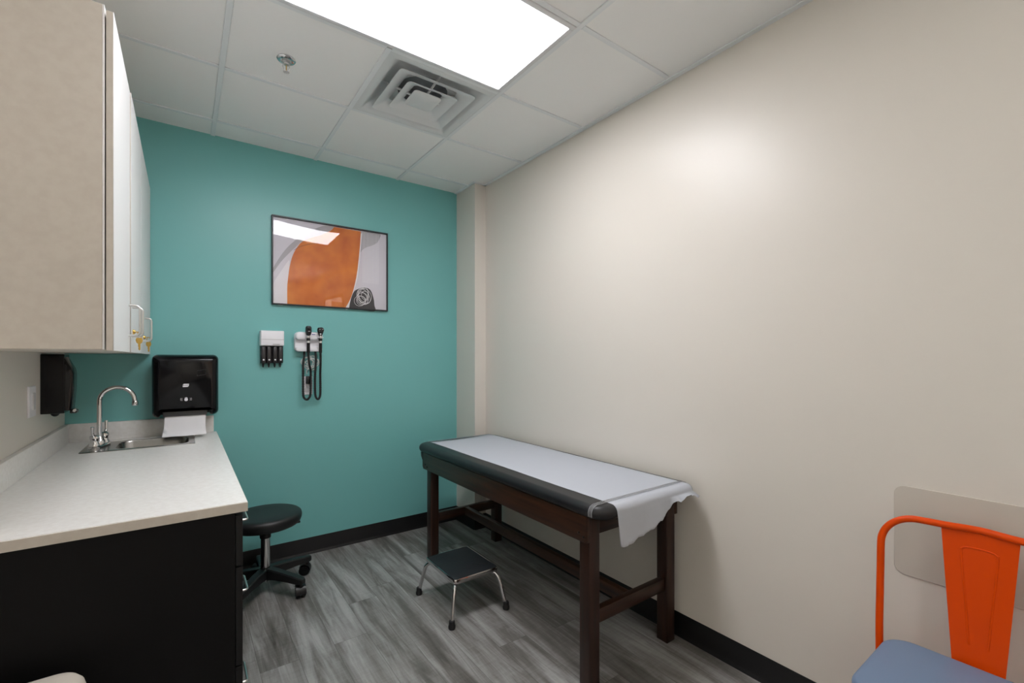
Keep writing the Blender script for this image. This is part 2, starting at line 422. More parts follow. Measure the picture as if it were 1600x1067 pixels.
# slab with the sink cut-out as one ring mesh
outer = [(XL, CY0), (CXE, CY0), (CXE, YB), (XL, YB)]; inner = [(hx0, hy0), (hx1, hy0), (hx1, hy1), (hx0, hy1)]
tb = bmesh.new()
vo = [[tb.verts.new((x, y, z)) for x, y in outer] for z in (CB, CT)]; vi = [[tb.verts.new((x, y, z)) for x, y in inner] for z in (CB, CT)]
for i in range(4):
    j = (i+1) % 4
    tb.faces.new((vo[1][i], vo[1][j], vi[1][j], vi[1][i])); tb.faces.new((vo[0][j], vo[0][i], vi[0][i], vi[0][j]))
    tb.faces.new((vo[0][i], vo[0][j], vo[1][j], vo[1][i])); tb.faces.new((vi[0][j], vi[0][i], vi[1][i], vi[1][j]))
bmesh.ops.bevel(tb, geom=[e for e in tb.edges if all(abs(v.co.z-CT) < 1e-5 and v in vo[1] for v in e.verts)], offset=.002, segments=2, affect='EDGES')
m._merge(tb, TOPM); slabo = m.build('worktop', t, 30)
em = MB()
em.box(XL, CXE+.0008, CY0-.0008, CY0+.0002, CB, CT-.002, LAM); em.box(CXE-.0002, CXE+.0008, CY0, YB, CB, CT-.002, LAM); em.build('edge_band', t)
MB().box(XL, XL+.020, CY0, YB-.0205, CT+.0002, CT+.102, TOPM, .002).build('backsplash', t)
MB().box(XL, .152, YB-.020, YB, CT+.0002, CT+.102, TOPM, .002).build('backsplash', t)

def drawer_handle(y0, y1, z, x):
    k = .008; o = .031
    return [(x, y0, z), (x+o-k, y0, z), (x+o-k*.3, y0+k*.3, z), (x+o, y0+k, z), (x+o, y1-k, z), (x+o-k*.3, y1-k*.3, z), (x+o-k, y1, z), (x, y1, z)]
KZ = .115
t = thing('base_cabinet', 'black drawer base cabinet under the near end of the countertop', 'cabinet', (-.2, 1.95, 0), 'black cabinets under the countertop')
b = MB(); b.box(XL+.002, .135, 1.722, 2.198, KZ, CB-.001, BLACKC, .001, 1); b.box(XL+.002, .135, 1.722, 1.74, 0, KZ, BLACKC); b.build('cabinet_body', t)
MB().box(XL+.002, .075, 1.741, 2.198, 0, KZ-.001, BLACKC).build('toe_kick', t)
for z0, z1, hz in ((.7055, .872, .800), (.3805, .7015, .545), (KZ+.003, .3765, .213)):
    d = MB().box(.1365, .1565, 1.7235, 2.1965, z0, z1, BLACKF, .0012, 1).build('drawer', t)
    MB().tube(drawer_handle(1.898, 2.026, hz, .156), .0042, SATIN, 10).build('handle', d)
KZ = .135
t = thing('base_cabinet', 'black two-door base cabinet under the sink, behind the rolling stool', 'cabinet', (-.2, 2.8, 0), 'black cabinets under the countertop')
b = MB()
for q in ((XL+.002, .135, 2.202, 2.22), (XL+.002, .135, 3.42, 3.437)): b.box(q[0], q[1], q[2], q[3], KZ, CB-.001, BLACKC)
b.box(XL+.002, .135, 2.22, 3.42, KZ, KZ+.018, BLACKC); b.box(XL+.002, XL+.012, 2.22, 3.42, KZ+.018, CB-.001, BLACKC); b.box(.117, .135, 2.22, 3.42, .84, CB-.001, BLACKC)
b.build('cabinet_body', t)
MB().box(XL+.002, .075, 2.199, 3.437, 0, KZ-.001, BLACKC).build('toe_kick', t)
for a, c, hy in ((2.204, 2.818, 2.775), (2.822, 3.435, 2.865)):
    d = MB().box(.1365, .1565, a, c, KZ+.003, .872, BLACKF, .0012, 1).build('door', t)
    MB().tube([(.156, hy, .82), (.183, hy, .82), (.187, hy, .812), (.187, hy, .70), (.183, hy, .692), (.156, hy, .692)], .0042, SATIN, 10).build('handle', d)

# ------------------------------------------------------------------ sink
t = thing('sink', 'small stainless steel drop-in sink set in the countertop', 'sink', ((SX0+SX1)/2, (SY0+SY1)/2, CT))
bx0, bx1, by0, by1 = -.285, .022, 3.034, 3.296
m = MB()
m.loft([rrect(SX0, SX1, SY0, SY1, .012, CT+.0003), rrect(SX0+.001, SX1-.001, SY0+.001, SY1-.001, .012, CT+.003), rrect(SX0+.008, SX1-.008, SY0+.008, SY1-.008, .012, CT+.004),
        rrect(bx0, bx1, by0, by1, .055, CT+.003)], STEEL, False, False)
m.build('sink_rim', t)
m = MB()
m.loft([rrect(bx0, bx1, by0, by1, .055, CT+.003), rrect(bx0+.004, bx1-.004, by0+.004, by1-.004, .053, CT-.004), rrect(bx0+.012, bx1-.012, by0+.012, by1-.012, .05, CT-.11),
        rrect(bx0+.022, bx1-.022, by0+.022, by1-.022, .045, CT-.135), rrect(bx0+.05, bx1-.05, by0+.05, by1-.05, .03, CT-.145), rrect(-.15, -.11, 3.145, 3.185, .0199, CT-.148)], STEEL, False, True)
m.build('sink_bowl', t)
MB().lathe([(.034, 0), (.034, .003), (.026, .003), (.022, -.002), (.001, -.002)], CHROME, (-.13, 3.165, CT-.1475), 24).build('drain', t)

# ------------------------------------------------------------------ faucet
FX, FY, FZ = -.356, 3.164, CT+.004
t = thing('faucet', 'chrome gooseneck faucet with two lever handles at the sink', 'faucet', (FX, FY, FZ))
RF = Matrix.Translation((FX, FY, 0)) @ Matrix.Rotation(-radians(14), 4, 'Z') @ Matrix.Translation((-FX, -FY, 0))
m = MB(); slab(m, FX-.026, FX+.026, FY-.078, FY+.078, [(0, FZ), (0, FZ+.008), (.004, FZ+.013), (.012, FZ+.015)], .026, CHROME, 8, mx=RF); m.build('base_plate', t)
m = MB()
m.lathe([(.024, FZ+.012), (.024, FZ+.03), (.02, FZ+.036), (.016, FZ+.05), (.013, FZ+.055)], CHROME, (FX, FY, 0), 24)
R = .070; zt = 1.160
pts = [(FX, FY, FZ+.04), (FX, FY, FZ+.12), (FX, FY, zt-.02)] + [(FX+R-R*cos(a), FY, zt+R*sin(a)) for a in [radians(v) for v in range(0, 176, 7)]]
pts += [(FX+2*R+.002, FY, zt-.012)]
m.tube(pts, .0105, CHROME, 16); m.build('spout', t)
MB().lathe([(.0105, .014), (.0135, .01), (.0135, -.008), (.012, -.012), (.009, -.012)], CHROME, (FX+2*R+.002, FY, zt-.018), 20).build('aerator', t)
for s in (-1, 1):
    hc = RF @ Vector((FX, FY+s*.054, 0))
    m = MB(); m.lathe([(.021, FZ+.012), (.021, FZ+.022), (.017, FZ+.030), (.016, FZ+.046), (.020, FZ+.052), (.019, FZ+.062), (.010, FZ+.069), (.001, FZ+.070)], CHROME, (hc.x, hc.y, 0), 24)
    m.tube([(hc.x, hc.y, FZ+.058), (hc.x+s*.004, hc.y+s*.012, FZ+.068), (hc.x+s*.006, hc.y+s*.018, FZ+.085), (hc.x+s*.006, hc.y+s*.020, FZ+(.128 if s > 0 else .112))], [.008, .007, .0055, .008], CHROME, 12)
    m.build('lever_handle', t)

# ------------------------------------------------------------------ paper towel dispenser on the teal wall
t = thing('towel_dispenser', 'glossy black paper towel dispenser on the teal wall above the counter', 'towel dispenser', (.012, YB, 1.05))
x0, x1, z0, z1 = -.149, .171, 1.043, 1.405
bm_ = back_map(YB)
m = MB(); slab(m, x0+.006, x1-.006, z0+.006, z1-.004, [(0, .001), (0, .06), (.002, .062)], .03, BLKMAT, mx=bm_); m.build('back_housing', t)
m = MB()
# cover with arched notch for the towel: outline in (x,z)
def cover_ring(i, dep):
    r = .03; q = []
    a0, a1, b0, b1 = x0+i, x1-i, z0+i, z1-i; r2 = max(r-i*.5, .01)
    for cx, cz, s in ((a1-r2, b1-r2, 0), (a0+r2, b1-r2, 90), (a0+r2, b0+r2, 180)):
        for k in range(7):
            an = radians(s+15*k); q.append(Vector((cx+r2*cos(an), cz+r2*sin(an), dep)))
    nx0, nx1, nz = -.108, .124, 1.086; rc = .016
    for an in range(270, 361, 18): q.append(Vector((nx0-rc+rc*cos(radians(an))+0, b0+rc+rc*sin(radians(an)), dep)))
    q.append(Vector((nx0+.004, nz, dep))); q.append(Vector((nx1-.004, nz, dep)))
    for an in range(180, 271, 18): q.append(Vector((nx1+rc+rc*cos(radians(an)), b0+rc+rc*sin(radians(an)), dep)))
    for k in range(7):
        an = radians(270+15*k); q.append(Vector((a1-r2+r2*cos(an), b0+r2+r2*sin(an), dep)))
    return q
m.loft([cover_ring(0, .062), cover_ring(0, .14), cover_ring(.003, .16), cover_ring(.010, .178), cover_ring(.022, .190), cover_ring(.034, .196)], BLKPL, False, True, mx=bm_)
cv = m.build('front_cover', t)
MB().box(-.098, .112, YB-.183, YB-.02, 1.048, 1.092, DKGREY, .003).build('tear_bar', t)
# lozenge mark and hand symbols on the cover
yf = YB-.1962
m = MB(); m.prism([(x+.008, yf, z+1.226) for x, z in ((-.014, -.009), (.010, -.009), (.014, -.004), (.016, .009), (-.009, .009), (-.013, .004))], (0, -.0008, 0), WHITEPL)
lg = m.build('logo_plate', t)
m = MB()
for k, hgt in enumerate((.008, .006, .006, .008)): m.box(-.0035+k*.006-.001+.001, -.001+k*.006, yf-.0014, yf-.0008, 1.226-hgt/2, 1.226+hgt/2, BLKMAT)
m.build('logo_letters', lg)
m = MB()
m.lathe([(.0085, 0), (.0085, .0008)], WHITEPL, (.010, yf, 1.143), 20, Matrix.Rotation(pi/2, 3, 'X'))
for k in range(4): m.box(.004+k*.0035, .0062+k*.0035, yf-.0008, yf, 1.149, 1.158-abs(k-1.5)*.002, WHITEPL)
for s in (-1, 1):
    for q in (0, 1): m.tube([(.010+s*(.016+q*.006)+s*.004*cos(a), yf-.0004, 1.145+.009*sin(a)) for a in (-1, -.5, 0, .5, 1)], .0009, GREYPL, 6)
m.build('hand_symbol', t)
wn = MB(); wr = [(.062, 1.310), (.105, 1.318), (.104, 1.288), (.063, 1.280)]
wn.tube([(a, yf, b) for a, b in wr], .0011, DKGREY, 6, True); wn.build('level_window', t)
m = MB(); cols = 9; rows = []
for (y, z, cx0, cx1) in ((YB-.172, 1.066, -.088, .105), (YB-.178, 1.03, -.090, .1045), (YB-.184, .99, -.092, .104), (YB-.192, .965, -.096, .105), (YB-.206, .948, -.099, .107), (YB-.224, .938, -.100, .107)):
    rows.append([Vector((cx0+(cx1-cx0)*k/cols, y+.0015*sin(k*1.3), z+.001*sin(k*.9))) for k in range(cols+1)])
bk = [[p+Vector((0, .0006, .0004)) for p in r] for r in rows]
m.loft([r+b[::-1] for r, b in zip(rows, bk)], TOWEL); m.build('paper_sheet', t, 80)

# ------------------------------------------------------------------ soap dispenser on the left wall
t = thing('soap_dispenser', 'black wall-mounted soap dispenser under the cabinet on the beige left wall', 'soap dispenser', (XL, 2.98, 1.13))
y0, y1, z0, z1 = 2.918, 3.035, 1.128, 1.403
sm_ = side_map(XL)
m = MB(); slab(m, y0, y1, z0, z1, [(0, 0), (0, .076), (.002, .078)], .008, BLKPL, mx=sm_); m.build('back_housing', t)
m = MB()
rings = []
for k in range(13):
    u = k/12; z = z0+.012+(z1-z0-.016)*u
    dpt = .094+.014*sin(pi*(.12+.62*u)) - (.030*max(0, u-.72)/.28)
    rings.append([Vector((XL+.0785, y0+.004, z)), Vector((XL+dpt-.012, y0+.004, z)), Vector((XL+dpt-.003, y0+.009, z)), Vector((XL+dpt, y0+.02, z)), Vector((XL+dpt, y1-.02, z)), Vector((XL+dpt-.003, y1-.009, z)), Vector((XL+dpt-.012, y1-.004, z)), Vector((XL+.0785, y1-.004, z))])
m.loft(rings, BLKPL); m.build('front_cover', t, 30)
m = MB(); m.box(XL+.092, XL+.116, y0+.03, y1-.03, z0-.004, z0+.012, BLKMAT, .004); m.build('push_bar', t)
MB().lathe([(.009, 0), (.009, .008), (.006, .012), (.001, .012)], CHROME, (XL+.112, y0+.02, z0+.012), 16, Matrix.Rotation(pi/2, 3, 'X')).build('cover_latch', t)
MB().lathe([(.016, .012), (.016, -.004), (.011, -.012), (.005, -.016)], BLKMAT, (XL+.04, y0+.05, z0), 18).build('nozzle', t)

# ------------------------------------------------------------------ switch plate on the left wall
t = thing('outlet_cover', 'white rectangular outlet plate on the left wall above the counter', 'outlet', (XL, 2.755, 1.2))
m = MB(); slab(m, 2.702, 2.812, 1.134, 1.266, [(0, .0005), (0, .004), (.003, .007)], .006, WHITEPL, mx=side_map(XL)); m.build('cover_plate', t)
m = MB(); slab(m, 2.752, 2.788, 1.164, 1.236, [(0, .007), (.001, .0105)], .003, GREYPL, mx=side_map(XL)); m.build('rocker', t)

# ------------------------------------------------------------------ framed abstract picture
PX0, PX1, PZ0, PZ1 = .478, 1.283, 1.747, 2.352
t = thing('framed_picture', 'thin black framed abstract picture with a large orange shape on the teal wall', 'picture', ((PX0+PX1)/2, YB, PZ0))
m = MB(); fw = .009; yb_, yf_ = YB-.001, YB-.026
for a, b, c, d in ((PX0, PX1, PZ1-fw, PZ1), (PX0, PX1, PZ0, PZ0+fw), (PX0, PX0+fw, PZ0+fw, PZ1-fw), (PX1-fw, PX1, PZ0+fw, PZ1-fw)):
    m.box(a, b, yf_, yb_, c, d, GREYF, .0012, 1)
m.build('picture_frame', t)
A_BG = mat('print_pale', (222, 219, 226), .6); A_GR = mat('print_grey', (182, 180, 185), .6); A_LT = mat('print_light', (238, 236, 240), .6)
A_DK = mat('print_charcoal', (52, 52, 56), .6); A_WH = mat('print_white', (250, 249, 251), .6); A_LN = mat('print_line', (120, 62, 34), .6)
A_OR = add_mottle(mat('print_orange', (208, 112, 40), .6), (206, 110, 42), (228, 142, 58), 9, 8)
yp = YB-.010
LY_ = [0]
def art(mb, pts, m_):   # points as fractions of the print (u right, v up)
    LY_[0] += 1; y = yp-.00012*LY_[0]
    mb.poly([(PX0+u*(PX1-PX0), y, PZ0+v*(PZ1-PZ0)) for u, v in pts], m_)
def ribbon(mb, pts, wd, m_):
    LY_[0] += .25; y = yp-.00012*LY_[0]
    P = [Vector((PX0+u*(PX1-PX0), PZ0+v*(PZ1-PZ0))) for u, v in pts]
    tb = bmesh.new(); L_ = []
    for i, p in enumerate(P):
        d_ = (P[min(i+1, len(P)-1)]-P[max(i-1, 0)]).normalized(); n_ = Vector((-d_.y, d_.x))*wd/2
        L_.append((tb.verts.new((p.x+n_.x, y, p.y+n_.y)), tb.verts.new((p.x-n_.x, y, p.y-n_.y))))
    for a, b in zip(L_, L_[1:]): tb.faces.new((a[0], b[0], b[1], a[1]))
    mb._merge(tb, m_)
p = MB(); p.box(PX0+.006, PX1-.006, yp, YB-.003, PZ0+.006, PZ1-.006, A_BG)
def cv2(pts, k=8): return [(q.x, q.y) for q in smooth([(a, b, 0) for a, b in pts], k)]
ARTDATA = {'light': [(0.0093, 0.1953), (0.0255, 0.2698), (0.0582, 0.347), (0.1037, 0.4513), (0.1372, 0.5058), (0.1246, 0.283), (0.1187, 0.0249), (0.0134, 0.021), (0.0093, 0.1953)], 'band_lo': [(0.0053, 0.3393), (0.0706, 0.4825), (0.1288, 0.5842), (0.188, 0.6753), (0.2397, 0.75), (0.3186, 0.81), (0.3995, 0.86), (0.473, 0.9233), (0.5056, 0.9733)], 'band_hi': [(0.0053, 0.3875), (0.0706, 0.5555), (0.1456, 0.6979), (0.2397, 0.8161), (0.3364, 0.9124), (0.4269, 0.9748), (0.5056, 0.9759)], 'blob': [(0.7481, 0.9728), (0.8344, 0.9807), (0.9281, 0.9789), (0.926, 0.933), (0.9019, 0.8691), (0.8551, 0.823), (0.7936, 0.7841), (0.7582, 0.7438), (0.7311, 0.6986), (0.7431, 0.8483), (0.7481, 0.9728)], 'gap': [(0.7582, 0.9723), (0.7451, 0.7682), (0.7281, 0.5508), (0.7112, 0.3745), (0.6785, 0.2239), (0.6638, 0.1028), (0.6345, 0.0048), (0.6035, 0.0074), (0.6443, 0.1406), (0.6835, 0.2909), (0.7032, 0.4668), (0.7231, 0.6971), (0.7381, 0.9009), (0.7582, 0.9723)], 'or_left': [(0.1204, 0.0152), (0.1204, 0.2089), (0.1288, 0.3326), (0.1414, 0.4573), (0.1625, 0.5717), (0.1966, 0.6707), (0.2397, 0.7475), (0.3186, 0.81), (0.3995, 0.86), (0.473, 0.9233), (0.5056, 0.9759)], 'or_right': [(0.6035, 0.0074), (0.654, 0.1416), (0.6864, 0.2913), (0.7112, 0.468), (0.7271, 0.6577), (0.7391, 0.8341), (0.7451, 0.9748)], 'line': [(0.171, 0.6349), (0.2137, 0.6802), (0.2658, 0.7126), (0.3186, 0.7381), (0.3904, 0.7624)], 'dark': [(0.6345, -0.0005), (0.654, 0.1283), (0.6835, 0.2218), (0.7331, 0.2636), (0.7834, 0.2831), (0.8344, 0.2553), (0.8633, 0.1632), (0.8737, 0.0687), (0.8779, -0.0047), (0.7531, -0.0026), (0.6345, -0.0005)], 'scr': (0.7582, 0.1497)}
art(p, cv2(ARTDATA['light']), A_LT)
art(p, cv2(ARTDATA['band_lo'])+cv2(ARTDATA['band_hi'])[::-1], A_GR)
art(p, cv2(ARTDATA['blob']), A_GR)
art(p, cv2(ARTDATA['gap']), A_WH)
art(p, cv2(ARTDATA['or_left'])+cv2(ARTDATA['or_right'])[::-1], A_OR)
ribbon(p, cv2(ARTDATA['line']), .0022, A_LN)
for k in range(11):
    u = .765+k*.0145
    ribbon(p, [(u, .97), (u, .62), (u, .34)], .0021, A_WH)
art(p, cv2(ARTDATA['dark']), A_DK)
rnd = random.Random(4)
cu, cvv = ARTDATA['scr']
for k in range(9):
    ru, rv = rnd.uniform(.035, .075), rnd.uniform(.05, .115); ou, ov = rnd.uniform(-.035, .03), rnd.uniform(-.05, .045); ph = rnd.uniform(0, pi)
    ribbon(p, [(cu+ou+ru*cos(a)*cos(ph)-rv*.6*sin(a)*sin(ph), max(.02, cvv+ov+rv*sin(a)*cos(ph)+ru*cos(a)*sin(ph))) for a in [2*pi*i/28 for i in range(29)]], .0024, A_WH)
p.build('print', t)
# slightly warped acrylic
tb = bmesh.new(); nx, nz = 24, 18; G = []
for j in range(nz+1):
    row = []
    for i in range(nx+1):
        u, v = i/nx, j/nz
        y = YB-.0195-.0042*sin(pi*u)*sin(pi*v)-.0022*(1-u)**2*sin(pi*v)+.0062*(v-.5)
        row.append(tb.verts.new((PX0+.007+u*(PX1-PX0-.014), y, PZ0+.007+v*(PZ1-PZ0-.014))))
    G.append(row)
for j in range(nz):
    for i in range(nx): tb.faces.new((G[j][i], G[j][i+1], G[j+1][i+1], G[j+1][i]))
g = MB(); g._merge(tb, GLASS); g.build('glazing', t)

# ------------------------------------------------------------------ specula dispenser
t = thing('specula_dispenser', 'small dispenser with white top and four dark tubes on the teal wall', 'dispenser', (.475, YB, 1.34))
m = MB(); slab(m, .408, .548, 1.466, 1.567, [(0, 0), (0, .056), (.002, .060), (.006, .062)], .006, WHITEPL, mx=back_map(YB)); hs = m.build('top_housing', t)
m = MB(); m.box(.410, .546, YB-.0635, YB-.062, 1.506, 1.510, GREYPL); m.box(.480, .520, YB-.0632, YB-.062, 1.4745, 1.477, DKGREY); m.build('trim_line', hs)
for k, cx in enumerate((.4265, .4600, .4955, .5290)):
    m = MB(); slab(m, cx-.0164, cx+.0164, 1.350, 1.466, [(0, 0), (0, .038), (.004, .046), (.009, .049)], .005, SMOKE, mx=back_map(YB)); tbk = m.build('specula_tube', t)
    m = MB(); m.lathe([(.0058, 0), (.005, .003), (.0001, .004)], WHITEPL, (cx, YB-.0488, 1.373), 14, Matrix.Rotation(pi/2, 3, 'X')); m.build('push_button', tbk)
    m = MB(); m.lathe([(.0075, 1.352), (.006, 1.337), (.0035, 1.324), (.0025, 1.322)], BLKMAT, (cx, YB-.026, 0), 14); m.build('specula_tip', tbk)

# ------------------------------------------------------------------ diagnostic wall station
t = thing('diagnostic_station', 'white rounded wall transformer holding two black medical instruments on the teal wall', 'medical device', (.71, YB, 1.43))
m = MB(); sx0, sx1, sz0, sz1 = .618, .795, 1.428, 1.566
slab(m, sx0, sx1, sz0, sz1, [(0, .0005), (0, .034), (.002, .038)], .028, WHITEPL, mx=back_map(YB))
slab(m, sx0+.001, sx1-.001, 1.508, sz1-.001, [(0, .030), (0, .062), (.003, .068), (.009, .071)], .024, WHITEPL, mx=back_map(YB))
slab(m, sx0+.001, sx1-.001, sz0+.001, 1.466, [(0, .030), (0, .054), (.003, .06), (.008, .062)], .018, WHITEPL, mx=back_map(YB))
m.build('housing', t, 40)
for cx in (.694, .773):
    m = MB(); m.tube(smooth([(cx-.0145, YB-.098, 1.528), (cx-.0145, YB-.084, 1.527), (cx-.010, YB-.073, 1.526), (cx, YB-.0695, 1.526), (cx+.010, YB-.073, 1.526), (cx+.0145, YB-.084, 1.527), (cx+.0145, YB-.098, 1.528)], 4), .003, WHITEPL, 8)
    m.build('cradle_hook', t)
m = MB(); m.box(.719, .742, YB-.0718, YB-.0708, 1.546, 1.551, mat('blue_mark', (96, 92, 160), .5)); m.build('badge', t)
# pale power cord bundled in loops, down to the outlet
m = MB(); r2 = random.Random(11); pts = []
cx, cz = .720, 1.350
pts += [(.71, YB-.02, 1.430), (.712, YB-.022, 1.405)]
for k in range(64):
    a = 2*pi*k/11+.3; R_ = .034+.012*sin(k*.9)
    pts.append((cx+.010*sin(k*.31)+R_*cos(a)*1.15, YB-.020-.010*sin(k*.55), cz+.006*cos(k*.4)+R_*sin(a)))
pts += [(.700, YB-.018, 1.300), (.699, YB-.020, 1.272)]
m.tube(smooth(pts, 4), .0027, mat('clear_cord', (224, 228, 226), .3), 7); m.build('power_cord', t)
m = MB(); m.box(.692, .722, YB-.045, YB-.0075, 1.205, 1.258, BLKMAT, .004); m.build('power_plug', t)

def coil(pts, r, mb, m_):
    P = smooth(pts, 14); L_ = [r*(1+.10*sin(i*2.2)) for i in range(len(P))]
    mb.tube(P, L_, m_, 9)
def instrument(name, label, cx, head, loop):
    yy = YB-.088
    t = thing(name, label, 'medical instrument', (cx, yy, 1.44))
    m = MB()
    m.lathe([(.0085, 1.420), (.0105, 1.424), (.0105, 1.505), (.0112, 1.507), (.0112, 1.515), (.0095, 1.517)], BLKMAT, (cx, yy, 0), 20)
    hd = m.build('handle', t)
    m = MB(); m.lathe([(.0096, 1.488), (.0113, 1.489), (.0113, 1.503), (.0096, 1.504)], CHROME, (cx, yy, 0), 20)
    m.lathe([(.0118, 1.505), (.0122, 1.508), (.0122, 1.519), (.0115, 1.521)], BLKMAT, (cx, yy, 0), 20)
    m.lathe([(.0096, 1.521), (.0102, 1.523), (.0102, 1.541), (.009, 1.543)], CHROME, (cx, yy, 0), 20); m.build('collar', t)
    m = MB()
    if head == 'scope':
        slab(m, cx-.019, cx+.017, -.030, .012, [(.006, 1.541), (.002, 1.553), (0, 1.565), (0, 1.592), (.004, 1.602), (.010, 1.605)], .011, BLKMAT, mx=Matrix.Translation((0, yy, 0)))
        m.lathe([(.012, 0), (.012, .006), (.006, .012), (.003, .012)], BLKMAT, (cx, yy-.03, 1.583), 18, Matrix.Rotation(pi/2, 3, 'X'))
        m.box(cx-.008, cx+.006, yy-.0325, yy-.029, 1.566, 1.570, GREYPL, .001)
    else:
        m.lathe([(.011, 1.541), (.013, 1.552), (.019, 1.563), (.0215, 1.576), (.0205, 1.588), (.015, 1.596), (.004, 1.598)], BLKMAT, (cx, yy, 0), 22)
        m.tube([(cx, yy+.028, 1.58), (cx, yy-.024, 1.58)], [.010, .018], BLKMAT, 18)
        m.lathe([(.006, 0), (.005, .003), (.0001, .004)], WHITEPL, (cx-.002, yy-.012, 1.552), 14, Matrix.Rotation(pi/2, 3, 'X'))
        for s in (-1, 1): m.box(cx+s*.010-.004, cx+s*.010+.004, yy-.0265, yy-.022, 1.583, 1.586, GREYPL, .001)
    m.build('instrument_head', t)
    m = MB(); coil(loop, .0076, m, BLKMAT); m.build('coiled_cord', t)
yy = YB-.088; yc = YB-.055
instrument('ophthalmoscope', 'left of the two black instruments on the white wall station, with a squarish head', .694, 'scope',
    [(.694, yy, 1.422), (.697, yy+.006, 1.39), (.703, yy+.012, 1.34), (.716, yc, 1.29), (.716, yc, 1.2), (.714, yc, 1.13), (.704, yc, 1.105), (.692, yc, 1.096), (.679, yc, 1.102), (.669, yc, 1.125), (.667, yc, 1.2), (.667, yc, 1.29), (.669, yc+.008, 1.34), (.676, yc+.015, 1.39), (.680, YB-.03, 1.43)])
instrument('otoscope', 'right of the two black instruments on the white wall station, with a round flared head', .773, 'round',
    [(.773, yy, 1.422), (.775, yy+.006, 1.39), (.776, yy+.012, 1.34), (.779, yc, 1.27), (.780, yc, 1.2), (.779, yc, 1.13), (.772, yc, 1.102), (.763, yc, 1.096), (.753, yc, 1.104), (.746, yc, 1.13), (.744, yc, 1.2), (.745, yc, 1.28), (.751, yc+.008, 1.34), (.754, yc+.015, 1.39), (.752, YB-.03, 1.43)])
t = thing('outlet_cover', 'white outlet plate low on the teal wall behind the hanging instrument cords', 'outlet', (.703, YB, 1.19))
m = MB(); slab(m, .669, .738, 1.126, 1.256, [(0, .0005), (0, .003), (.002, .0055)], .005, WHITEPL, mx=back_map(YB)); m.build('cover_plate', t)
m = MB()
for z in (1.160,): slab(m, .687, .720, z-.018, z+.018, [(0, .0055), (.001, .0075)], .012, GREYPL, mx=back_map(YB))
m.build('socket', t)

# ------------------------------------------------------------------ examination table
TX0, TX1, TY0, TY1 = 1.345, 1.975, 1.335, 2.912
t = thing('exam_table', 'dark wood examination table with black padded top beside the beige wall', 'exam table', ((TX0+TX1)/2, (TY0+TY1)/2, 0))
m = MB(); slab(m, 1.328, 1.988, 1.235, 3.005, edge_prof(.728, .786, .0285, 7), .085, VINYL, 10); m.build('cushion', t, 50)
for x0 in (TX0, TX1-.019):
    a = MB(); a.box(x0, x0+.019, TY0, TY1, .617, .728, WOOD_Y, .002)
    a.build('side_apron', t)
LG = .062; zl = .727
legs = [(TX0+.0195, TY0), (TX1-.0195-LG, TY0), (TX0+.0195, TY1-LG-.02), (TX1-.0195-LG, TY1-LG-.02)]
for x, y in legs:
    MB().box(x, x+LG, y, y+LG, 0, zl, WOOD_Z, .006, 3).build('leg', t)
for y0 in (TY0+.014, TY1-.02):
    a = MB()
    if y0 < 2: a.box(legs[0][0]+LG, legs[1][0], y0, y0+.019, .636, .728, WOOD_X, .002)
    else: a.box(TX0+.0195, TX1-.0195, y0, y0+.019, .622, .728, WOOD_X, .002)
    a.build('end_apron', t)
# corbel blocks at the far end
for x in (TX0+.001, TX1-.045):
    a = MB()
    a.prism([(x, TY1+.0005, .728), (x, TY1+.042, .728), (x, TY1+.040, .70), (x, TY1+.012, .672), (x, TY1+.012, .63), (x, TY1+.0005, .622)], (.044, 0, 0), WOOD_Z, .002)
    a.build('end_corbel', t)
SZ0, SZ1 = .252, .312
ly = (TY0+LG/2, TY1-.02-LG/2)
for y in ly: MB().box(legs[0][0]+LG, legs[1][0], y-.016, y+.016, SZ0, SZ1, WOOD_X, .003).build('cross_stretcher', t)
MB().box(1.640, 1.672, ly[0]+.016, ly[1]-.016, SZ0+.002, SZ1-.002, WOOD_Y, .003).build('long_stretcher', t)
for x, s in ((TX0, -1), (TX1, 1)):
    for yb2 in (TY0, legs[2][1]):
        for dy, dz in ((.017, .640), (.044, .652)):
            a = MB(); a.lathe([(.0055, 0), (.0055, .002), (.003, .0035), (.0001, .0035)], BOLT, (x, yb2+dy, dz), 12, Matrix.Rotation(s*pi/2, 3, 'Y')); a.build('bolt', t)
# clear band that holds the paper down, wraps the padded top near its end
a = MB(); ys_ = 1.298; band = []
for (x, z) in ((1.3285, .742), (1.3275, .757), (1.331, .771), (1.340, .781), (1.357, .7875), (1.45, .7895), (1.66, .7895), (1.87, .7895), (1.955, .788), (1.974, .782), (1.985, .772), (1.9885, .757), (1.9875, .742)): band.append((x, z))
a.loft([[Vector((x, ys_-.010, z)), Vector((x, ys_+.010, z)), Vector((x, ys_+.010, z+.0006)), Vector((x, ys_-.010, z+.0006))] for x, z in band], CLEARS); bo = a.build('paper_band', t)
m_ = CLEARS; N, L, b_ = nodes(m_); b_.inputs['Alpha'].default_value = .28
a = MB()
for dy in (-.010, .010):
    a.tube([(x, ys_+dy, z+.0006) for x, z in band], .0008, mat('band_edge', (165, 166, 170), .35), 6)
a.build('band_edges', bo)

